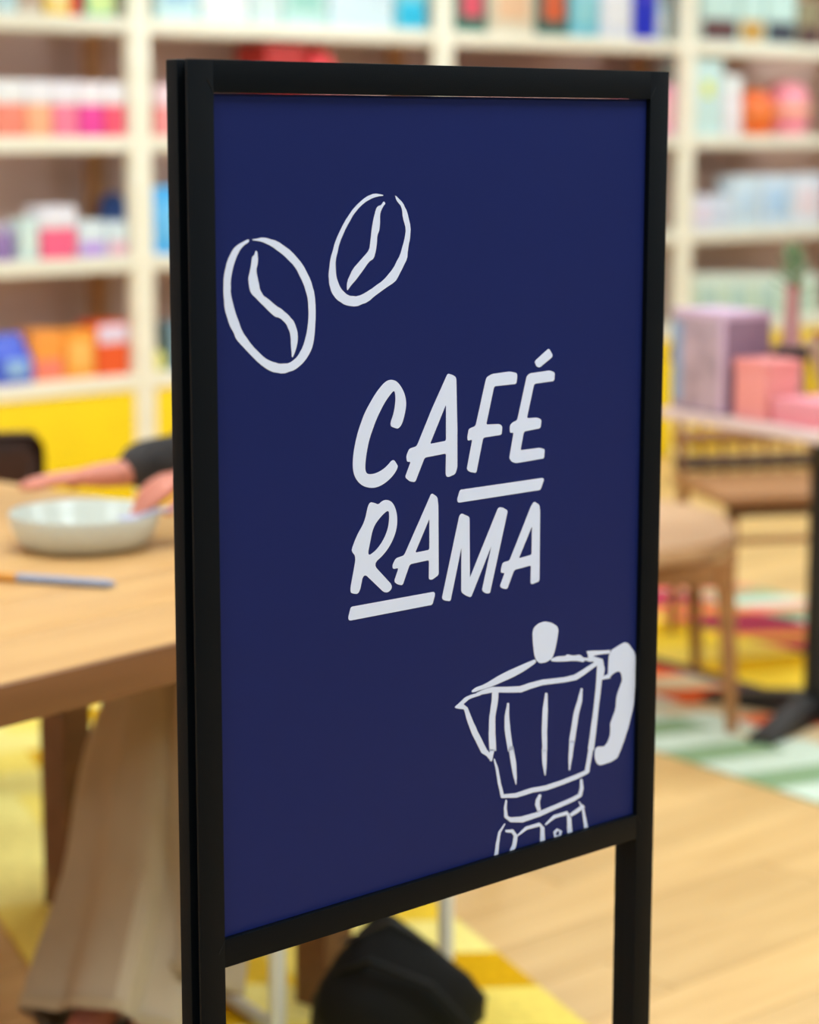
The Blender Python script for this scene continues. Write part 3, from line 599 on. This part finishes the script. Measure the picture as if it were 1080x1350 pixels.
def arm(sh, el, wr, d, pn, s, curl):
    a = nd(sh, .046, shc); m = nd((Vector(sh) * .5 + Vector(el) * .5), .043, a)
    e = nd(el, .038, m); m2 = nd(Vector(el) * .5 + Vector(wr) * .5, .033, e); w_ = nd(wr, .024, m2)
    hand(w_, Vector(wr), d, pn, s, curl); return
shL = hipc + fwd * .05 + side * .205 + Vector((0, 0, .46)); shR = hipc + fwd * .05 - side * .17 + Vector((0, 0, .46))
elL = Vector((-.375, 3.99, .81)); wrL = Vector((-.515, 3.87, .795))
elR = Vector((-.13, 3.76, .80)); wrR = Vector((-.315, 3.525, .856))
arm(shL, elL, wrL, Vector((-.98, -.05, -.06)), Vector((-.06, 0, 1)).normalized(), 1, .07)
arm(shR, elR, wrR, Vector((-.90, -.10, -.28)), Vector((-.30, -.30, .88)).normalized(), -1, .36)
# legs and feet
kneeA = Vector((-.37, 3.62, .53)); ankA = Vector((-.455, 3.24, .10)); kneeB = Vector((-.275, 3.56, .53)); ankB = Vector((-.36, 3.30, .10))
feet = []
for sgn, kne, ank in ((1, kneeA, ankA), (-1, kneeB, ankB)):
    h = nd(hipc + side * .09 * sgn + fwd * .04 - Vector((0, 0, .01)), .072, pel)
    k1_ = nd(kne, .058, h); c_ = nd(kne * .6 + ank * .4, .052, k1_); a_ = nd(ank, .036, c_)
    f_ = nd(ank + Vector((-.03, -.06, -.045)), .036, a_); nd(ank + Vector((-.045, -.14, -.062)), .028, f_)
body = skin_obj('body', N, E, M_SKIN, person, 2, pel)
# face, ears and hair
hc = hipc + fwd * .10 + Vector((0, 0, .705)) - PO
def ell(name, c, r, m, parent, rz=0, n=16):
    bm = bmesh.new(); bmesh.ops.create_uvsphere(bm, u_segments=n, v_segments=n // 2 + 2, radius=1)
    bmesh.ops.transform(bm, matrix=Matrix.Translation(c) @ Matrix.Rotation(rz, 4, 'Z') @ Matrix.Diagonal((*r, 1)), verts=bm.verts)
    return mesh_obj(name, bm, m, parent, True)
FR = math.atan2(fwd.y, fwd.x)
sx = side
ell('nose', hc + fwd * .080 + Vector((0, 0, -.012)), (.018, .013, .022), M_SKIN, person, FR)
for s in (-1, 1):
    ell('eye', hc + fwd * .073 + sx * .031 * s + Vector((0, 0, .012)), (.012, .015, .009), mat('eye_white', (60, 40, 34), .3), person, FR)
    ell('ear', hc + sx * .078 * s - fwd * .005, (.016, .010, .030), M_SKIN, person, FR)
ell('mouth', hc + fwd * .066 + Vector((0, 0, -.048)), (.010, .024, .006), mat('lips', (168, 84, 78), .5), person, FR)
bm = bmesh.new(); bmesh.ops.create_uvsphere(bm, u_segments=28, v_segments=18, radius=1)
bmesh.ops.delete(bm, geom=[v for v in bm.verts if v.co.x > .45 and v.co.z < .45], context='VERTS')
bmesh.ops.transform(bm, matrix=Matrix.Translation(hc - fwd * .012 + Vector((0, 0, .012))) @ Matrix.Rotation(FR, 4, 'Z') @ Matrix.Diagonal((.102, .094, .118, 1)), verts=bm.verts)
hair = mesh_obj('hair', bm, mat('black_hair', (22, 18, 17), .5, bump=.8, bscale=120), person, True)
so_ = hair.modifiers.new('Solidify', 'SOLIDIFY'); so_.thickness = .012; so_.offset = 1
# top: torso and sleeves
NS = []; ES = []
def ns(p, r, prev=None):
    NS.append((Vector(p) - PO, r)); i = len(NS) - 1
    if prev is not None: ES.append((prev, i))
    return i
a = ns(hipc + Vector((0, 0, -.01)), .165); b = ns(hipc + Vector((0, 0, .18)), .135, a); c = ns(hipc + fwd * .03 + Vector((0, 0, .36)), .148, b)
d_ = ns(hipc + fwd * .05 + Vector((0, 0, .48)), .125, c); ns(hipc + fwd * .06 + Vector((0, 0, .555)), .074, d_)
for sh, el, wr in ((shL, elL, wrL), (shR, elR, wrR)):
    s_ = ns(sh, .078, d_); m_ = ns((sh + el) / 2, .070, s_); e_ = ns(el, .052, m_)
    m2_ = ns(el * .45 + wr * .55 + Vector((0, 0, .010)), .050, e_); ns(el * .02 + wr * .98 + Vector((0, 0, .004)), .042, m2_)
skin_obj('knit_top', NS, ES, M_SHIRT, person, 2, 0)['label'] = 'charcoal melange knit top'
# wide trousers: lofted legs with folds
def trouser(hip, kne, hem, rh):
    bm = bmesh.new(); n = 40; path = []
    for i in range(7): t = i / 6; path.append((hip.lerp(kne, t), .092 - .004 * t))
    for i in range(1, 15):
        t = i / 14; p = kne.lerp(hem, t) + fwd * .05 * math.sin(math.pi * min(1, t * 1.3 + .12)) * (1 - t) ; path.append((p, .088 + (rh - .088) * t ** .8))
    rings = []; prev = Vector((-.77, .64, 0))
    for i, (p, r) in enumerate(path):
        t = (path[min(i + 1, len(path) - 1)][0] - path[max(i - 1, 0)][0]).normalized()
        x = (prev - t * prev.dot(t)).normalized(); y = t.cross(x); prev = x
        g = max(0, (i - 5) / 15)
        ring = []
        for k in range(n):
            an = 2 * math.pi * k / n
            rr = r * (1 + g * (.14 * math.sin(an * 5 + hip.x * 9 + i * .05) + .08 * math.sin(an * 9 + 1.3 + i * .06)) + .02 * math.sin(an * 3 + i * .9))
            ring.append(bm.verts.new(p + x * rr * math.cos(an) + y * rr * math.sin(an) - PO))
        rings.append(ring)
    for a, b in zip(rings, rings[1:]):
        for k in range(n): bm.faces.new((a[k], a[(k + 1) % n], b[(k + 1) % n], b[k]))
    bm.faces.new(rings[0])
    # hem turned in
    last = [bm.verts.new(v.co * .97 + (path[-1][0] - PO) * .03 + Vector((0, 0, .02))) for v in rings[-1]]
    for k in range(n): bm.faces.new((rings[-1][k], rings[-1][(k + 1) % n], last[(k + 1) % n], last[k]))
    return bm
for sgn, kne, hem, rh in ((1, kneeA, ankA + Vector((-.01, -.03, -.066)), .118), (-1, kneeB, ankB + Vector((.0, -.02, -.015)), .088)):
    mesh_obj('trouser_leg', trouser(hipc + side * .085 * sgn + Vector((0, 0, 0)), kne + Vector((0, 0, .0)), hem, rh), M_TROUS, person, True)
ell('trouser_seat', hipc - PO + fwd * .02, (.165, .20, .135), M_TROUS, person, FR, 24)
# shoes with white ankle socks
for ank in (ankA, ankB):
    dr = Vector((-.25, -.97, 0)).normalized()
    bm = bmesh.new(); base = ank - PO; base.z = 0
    pts = [(-.055, .030, .055), (.0, .036, .075), (.06, .040, .062), (.12, .043, .048), (.165, .036, .036), (.19, .018, .022)]
    rings = []; lt = Vector((-dr.y, dr.x, 0))
    for s, w2, h in pts:
        rings.append([bm.verts.new(base + dr * s + lt * w2 * math.cos(a_) * (1 if math.sin(a_) >= 0 else 1.03) + Vector((0, 0, .004 + max(0, math.sin(a_)) * h + .006 * (math.sin(a_) < 0) * 0))) for a_ in [2 * math.pi * k / 16 for k in range(16)]])
    for a, b in zip(rings, rings[1:]):
        for k in range(16): bm.faces.new((a[k], a[(k + 1) % 16], b[(k + 1) % 16], b[k]))
    bm.faces.new(rings[0]); bm.faces.new(rings[-1])
    mesh_obj('shoe', bm, mat('black_leather', (20, 19, 20), .45), person, True)
    bm = bmesh.new(); tube(bm, [ank - PO + Vector((0, 0, -.045)), ank - PO + Vector((0, 0, -.01)), ank - PO + Vector((0, .005, .06))], [.042, .040, .040], 20)
    mesh_obj('sock', bm, mat('off_white_sock', (214, 196, 184), .9), person, True)
# spoon held over the bowl
h0 = Vector((-.36, 3.47, .806))
sp = empty('spoon', h0, 0, label='small silvery spoon held in the hand at the right rim of the bowl', cat='spoon')
bm = bmesh.new(); tube(bm, [(.09, .02, .012), (0, 0, 0), (-.065, -.01, -.012)], [.005, .0045, .0035], 8); mesh_obj('handle', bm, mat('steel', (176, 178, 206), .3, metal=.4), sp, True)
ell('spoon_bowl', Vector((-.08, -.012, -.016)), (.022, .014, .005), MC['steel'], sp, .4)

# ================================================================== chairs
def chair(name, loc, rz, m, label, wd, dp, sh, bh, spindles, legin=.03, legm=None, solid=False, group=None):
    """front of the chair is local -y"""
    c = empty(name, loc, rz, label=label, cat='chair', group=group); lm = legm or m
    bx('seat', m, -wd / 2, wd / 2, -dp / 2, dp / 2, sh - .03, sh, .012, c)
    for sx_ in (-1, 1):
        for sy in (-1, 1):
            x = sx_ * (wd / 2 - legin); y = sy * (dp / 2 - legin)
            bm = bmesh.new(); tube(bm, [(x + sx_ * .02, y + sy * .02, 0), (x, y, sh - .028)], [.012, .018], 10); mesh_obj('leg', bm, lm, c, True)
        x = sx_ * (wd / 2 - .025)
        bm = bmesh.new(); tube(bm, [(x, dp / 2 - .03, sh - .005), (x, dp / 2 + .03, bh)], [.014, .011], 10); mesh_obj('back_post', bm, m, c, True)
        bm = bmesh.new(); x = sx_ * (wd / 2 - legin + .008)
        tube(bm, [(x, -dp / 2 + legin, .2), (x, dp / 2 - legin, .2)], .009, 8); mesh_obj('stretcher', bm, lm, c, True)
    if group == 'front rail':
        del c['group']
        bx('front_rail', M_DKWOOD, -wd / 2 + .01, wd / 2 - .01, -dp / 2 + .004, -dp / 2 + .024, sh - .055, sh - .028, .003, c)
        bm = bmesh.new(); tube(bm, [(-wd / 2 + .02, -dp / 2 + .02, .33), (wd / 2 - .02, -dp / 2 + .02, .33)], .010, 8); mesh_obj('stretcher', bm, lm, c, True)
        bm = bmesh.new(); tube(bm, [(-wd / 2 + .01, dp / 2 - .02, sh + .03), (wd / 2 - .01, dp / 2 - .02, sh + .03)], .020, 10); mesh_obj('back_rail', bm, M_DKWOOD, c, True)
    if solid:
        bm = bmesh.new(); box(bm, -wd / 2, wd / 2, -.012, .012, sh + .10, bh, .045, Matrix.Translation((0, dp / 2 + .02, 0)), 4)
        mesh_obj('backrest', bm, m, c, True)
    else:
        for z in (sh + .10, bh - .0):
            bm = bmesh.new(); y = dp / 2 - .03 + .06 * (z - sh) / (bh - sh)
            tube(bm, [(-wd / 2 + .01, y, z), (-wd / 4, y + .015, z), (0, y + .02, z), (wd / 4, y + .015, z), (wd / 2 - .01, y, z)], .016 if z < bh else .02, 10, sq=1.3); mesh_obj('back_rail', bm, m, c, True)
        for i in range(spindles):
            x = (i + 1) / (spindles + 1) * (wd - .05) - (wd - .05) / 2
            bm = bmesh.new(); tube(bm, [(x, dp / 2 - .02, sh - .005), (x, dp / 2 + .045, bh)], .007, 8); mesh_obj('spindle', bm, m, c, True)
    return c
chair('dining_chair', (-.985, 4.55, 0), R(18), M_DKWOOD, 'dark brown chair with a rounded solid back beyond the table at the left edge', .52, .42, .45, .738, 0, legin=.20, solid=True)
chair('dining_chair', (-.10, 4.12, 0), FR + R(90), M_MIDWOOD, 'wooden chair behind the sign on which the person sits', .42, .40, .405, .84, 5)
chair('spindle_chair', (1.02, 5.98, 0), R(14), M_MIDWOOD, 'brown spindle-back wooden chair behind the black cafe table', .50, .42, .45, .78, 6, group='front rail')

# ================================================================== cafe table at the right
C0 = Vector((.60, 5.29, 0)); EA = Vector((.53, -.85, 0)).normalized(); EB = Vector((.85, .53, 0)).normalized()
CRZ = math.atan2(EA.y, EA.x)
def ct(al, be, z=0): return C0 + EA * al + EB * be + Vector((0, 0, z))
M_BLK = mat('black_cast_iron', (18, 19, 22), .5)
cafe = empty('cafe_table', ct(.28, .28), CRZ, label='small square pale-topped cafe table on a black pedestal at the right edge', cat='table')
bx('table_top', mat('pale_pink_laminate', (226, 204, 204), .45), -.28, .28, -.28, .28, .715, .74, .004, cafe)
bm = bmesh.new(); tube(bm, [(0, 0, .03), (0, 0, .70)], .036, 20); mesh_obj('pedestal', bm, M_BLK, cafe, True)
bx('mount_plate', M_BLK, -.12, .12, -.12, .12, .70, .715, .002, cafe)
for k in range(4):
    an = R(22 + 90 * k)
    bm = bmesh.new(); Mx = Matrix.Rotation(an, 4, 'Z')
    prof = [(.02, .06), (.15, .042), (.30, .014), (.30, .0), (.02, .0)]
    a = [bm.verts.new(Mx @ Vector((x, -.032, z))) for x, z in prof]; b = [bm.verts.new(Mx @ Vector((x, .032, z))) for x, z in prof]
    bm.faces.new(a); bm.faces.new(b[::-1])
    for i in range(5): bm.faces.new((a[i], a[(i + 1) % 5], b[(i + 1) % 5], b[i]))
    mesh_obj('foot', bm, M_BLK, cafe)
# things on the cafe table (al along EA from the far left corner, be along EB)
def on_cafe(name, al0, al1, be0, be1, z0, h, m, bev, **k):
    c = ct((al0 + al1) / 2, (be0 + be1) / 2, z0)
    o = bx(name, m, -(al1 - al0) / 2, (al1 - al0) / 2, -(be1 - be0) / 2, (be1 - be0) / 2, 0, h, bev); o.location = c; o.rotation_euler = (0, 0, CRZ)
    return tag(o, **k)
T0 = .7402
g = on_cafe('gift_box', .02, .215, .02, .155, T0, .235, mat('mauve_card', (142, 112, 136), .55), .003, label='tall mauve gift box with a printed lilac side on the cafe table', cat='box')
bx('printed_side', mat('lilac_print', (184, 160, 176), .5, noise=.35, nscale=14), -.0965, .088, -.0690, -.0672, .006, .229, .0004, g)
bx('lid', mat('lilac_card', (206, 176, 208), .5), -.099, .099, -.0695, .0695, .222, .238, .002, g)
bx('blue_panel', mat('dusty_blue_print', (128, 156, 196), .5), -.0955, -.06, -.0698, -.0688, .02, .21, .0002, g)
bx('corner_strip', mat('lilac_card', (206, 176, 208), .5), .0755, .098, -.0702, -.0692, .006, .222, .0002, g)
p = on_cafe('gift_box', .235, .345, .03, .13, T0, .135, mat('salmon_card', (240, 152, 150), .5), .004, label='salmon pink box standing in front of the mauve gift box', cat='box')
bx('lid', mat('salmon_lid', (240, 150, 150), .5), -.057, .057, -.052, .052, .112, .138, .003, p)
p = on_cafe('gift_box', .36, .52, .04, .24, T0, .055, mat('rose_card', (240, 146, 158), .5), .004, label='low flat rose pink box lying at the near corner of the cafe table', cat='box')
bx('lid', mat('rose_lid', (236, 150, 166), .5), -.082, .082, -.102, .102, .03, .058, .003, p)
# slim vase with a leafy succulent
vp = ct(.245, .19)
vase = empty('flower_vase', (vp.x, vp.y, T0), 0, label='slim dusty pink vase with a sage green plant on the cafe table', cat='vase')
bm = bmesh.new(); lathe(bm, [(0, 0), (.030, 0), (.032, .01), (.028, .12), (.020, .2), (.017, .28), (.022, .30), (.018, .30), (.014, .28), (.016, .2), (0, .19)], 24); mesh_obj('vase_body', bm, mat('dusty_pink_glaze', (186, 138, 140), .4), vase, True)
bm = bmesh.new(); lathe(bm, [(.029, .125), (.042, .127), (.040, .155), (.026, .157)], 24); mesh_obj('dark_band', bm, M_BLK, vase, True)
M_LEAF = mat('sage_leaf', (130, 160, 124), .6)
for k in range(16):
    an = k * 2.4; tz = .30 + .006 * k; ln = .062 - .0018 * k; up_ = .35 + k * .07
    bm = bmesh.new(); d = Vector((math.cos(an), math.sin(an), up_)).normalized(); s = Vector((-math.sin(an), math.cos(an), 0)); nn = d.cross(s)
    b0 = Vector((0, 0, tz - .02)); rows = []
    for t, w2 in ((0, .005), (.35, .014), (.7, .013), (1, .002)):
        rows.append([bm.verts.new(b0 + d * ln * t + s * w2 * e + nn * f) for e, f in ((-1, 0), (0, -.004), (1, 0), (0, .004))])
    for a, b in zip(rows, rows[1:]):
        for i in range(4): bm.faces.new((a[i], a[(i + 1) % 4], b[(i + 1) % 4], b[i]))
    bm.faces.new(rows[0]); bm.faces.new(rows[-1])
    mesh_obj('leaf', bm, M_LEAF, vase, True)
# paper-wrapped bouquet at the right picture edge
vp = ct(.26, .34)
bq = empty('flower_bouquet', (vp.x, vp.y, T0), 0, label='beige paper wrapped bunch of yellow and red flowers at the right edge', cat='flowers')
bm = bmesh.new(); lathe(bm, [(0, 0), (.034, 0), (.038, .004), (.062, .08), (.088, .165), (.085, .166), (.06, .09), (0, .08)], 28)
mesh_obj('paper_wrap', bm, mat('beige_paper', (222, 196, 164), .8), bq, True)
for k in range(13):
    an = k * 2.4; rr = .018 * math.sqrt(k)
    c_ = Vector((rr * math.cos(an), rr * math.sin(an), .185 - rr * .25))
    bm = bmesh.new(); tube(bm, [(rr * .3 * math.cos(an), rr * .3 * math.sin(an), .09), c_], .0025, 6); stm = mesh_obj('stem', bm, mat('green_stem', (90, 120, 60), .6), bq)
    bm = bmesh.new(); lathe(bm, [(0, -.012), (.010, -.008), (.019, .004), (.016, .010), (.008, .008), (0, .012)], 12, Matrix.Translation(c_))
    mesh_obj('blossom', bm, mat('yellow_blossom', (246, 190, 30), .7) if k % 3 else mat('red_blossom', (160, 50, 60), .7), bq, True)

# ================================================================== low wooden side table (behind the sign, right)
st = empty('side_table', (.40, 5.38, 0), R(0), label='low round-cornered pale wooden side table right of the sign', cat='table')
bm = bmesh.new(); pts = []
for k in range(48):
    an = 2 * math.pi * k / 48; c_, s_ = math.cos(an), math.sin(an)
    rr = .39 / ((abs(c_) ** 2.8 + abs(s_) ** 2.8) ** (1 / 2.8)); pts.append((rr * c_, rr * s_))
prism(bm, pts, .405, .445)
es = [e for e in bm.edges if abs(e.verts[0].co.z - e.verts[1].co.z) < 1e-5]
bmesh.ops.bevel(bm, geom=es, offset=.012, segments=3, affect='EDGES')
mesh_obj('top', bm, M_STOOL, st, True)
for x, y in ((.335, -.30), (.335, .31), (-.335, -.30), (-.335, .31)):
    bm = bmesh.new(); tube(bm, [(x * 1.07, y * 1.07, 0), (x, y, .406)], [.014, .025], 14); mesh_obj('leg', bm, M_MIDWOOD, st, True)
for y in (-.30, .31):
    bm = bmesh.new(); box(bm, -.33, .33, y - .012, y + .012, .345, .405, .003); mesh_obj('apron', bm, M_MIDWOOD, st, True)

# ================================================================== under the sign: white frame and black bag
fa = Vector((-.205, 3.28, 0)); fb = Vector((.06, 3.46, 0)); dd = fb - fa; dn = dd.normalized(); dp_ = Vector((-dn.y, dn.x, 0)); fl = dd.length
fr = empty('bag_rack', fa, math.atan2(dd.y, dd.x), label='white tubular metal rack under the table corner behind the black bag', cat='rack')
for x in (0, fl):
    bm = bmesh.new(); tube(bm, [(x, 0, 0), (x, 0, .52)], .013, 14); mesh_obj('leg', bm, M_WMET, fr, True)
    bm = bmesh.new(); tube(bm, [(x, -.0, .012), (x, .16, .012)], .011, 12); mesh_obj('foot', bm, M_WMET, fr, True)
bm = bmesh.new(); tube(bm, [(-.012, 0, .52), (fl + .012, 0, .52)], .013, 14); mesh_obj('top_bar', bm, M_WMET, fr, True)
# slumped black bag
bgp = Vector((-.015, 3.27, 0))
bag = empty('shoulder_bag', bgp, R(12), label='slumped black fabric bag on the floor below the sign', cat='bag')
bm = bmesh.new(); n = 36; rings = []
prof = [(.0, .80), (.02, .98), (.06, 1.0), (.10, .86), (.14, .60), (.175, .34), (.20, .14), (.21, .03)]
for z, s in prof:
    ring = []
    for k in range(n):
        an = 2 * math.pi * k / n
        rr = s * (1 + .06 * math.sin(3 * an + z * 22) + .04 * math.sin(7 * an + z * 40))
        ring.append(bm.verts.new((.135 * rr * math.cos(an) - .0 + (z * -.12), .085 * rr * math.sin(an), z)))
    rings.append(ring)
for a, b in zip(rings, rings[1:]):
    for k in range(n): bm.faces.new((a[k], a[(k + 1) % n], b[(k + 1) % n], b[k]))
bm.faces.new(rings[0]); bm.faces.new(rings[-1])
M_BAG = mat('black_nylon', (9, 10, 12), .7, spec=.2, bump=.5, bscale=120)
bo = mesh_obj('bag_body', bm, M_BAG, bag, True)
bm = bmesh.new(); tube(bm, [(-.10, -.02, .12), (-.06, -.075, .16), (.03, -.09, .12), (.09, -.095, .05), (.13, -.07, .02)], .010, 10, sq=.5); mesh_obj('strap', bm, M_BAG, bag, True)
bm = bmesh.new(); tube(bm, [(-.09, .0, .165), (-.02, -.03, .205), (.05, -.02, .155)], .003, 8); mesh_obj('zip', bm, mat('dark_zip', (60, 60, 62), .4, metal=.5), bag, True)

# everything that stands on a rug stands on its pile
for o_ in (table, person, cafe, st, fr, bag, bowl, kn, sp, vase, bq):
    o_.location.z += .0048
for o_ in col.objects:
    if o_.parent is None and o_.name.split('.')[0] in ('dining_chair', 'spindle_chair', 'gift_box'): o_.location.z += .0048
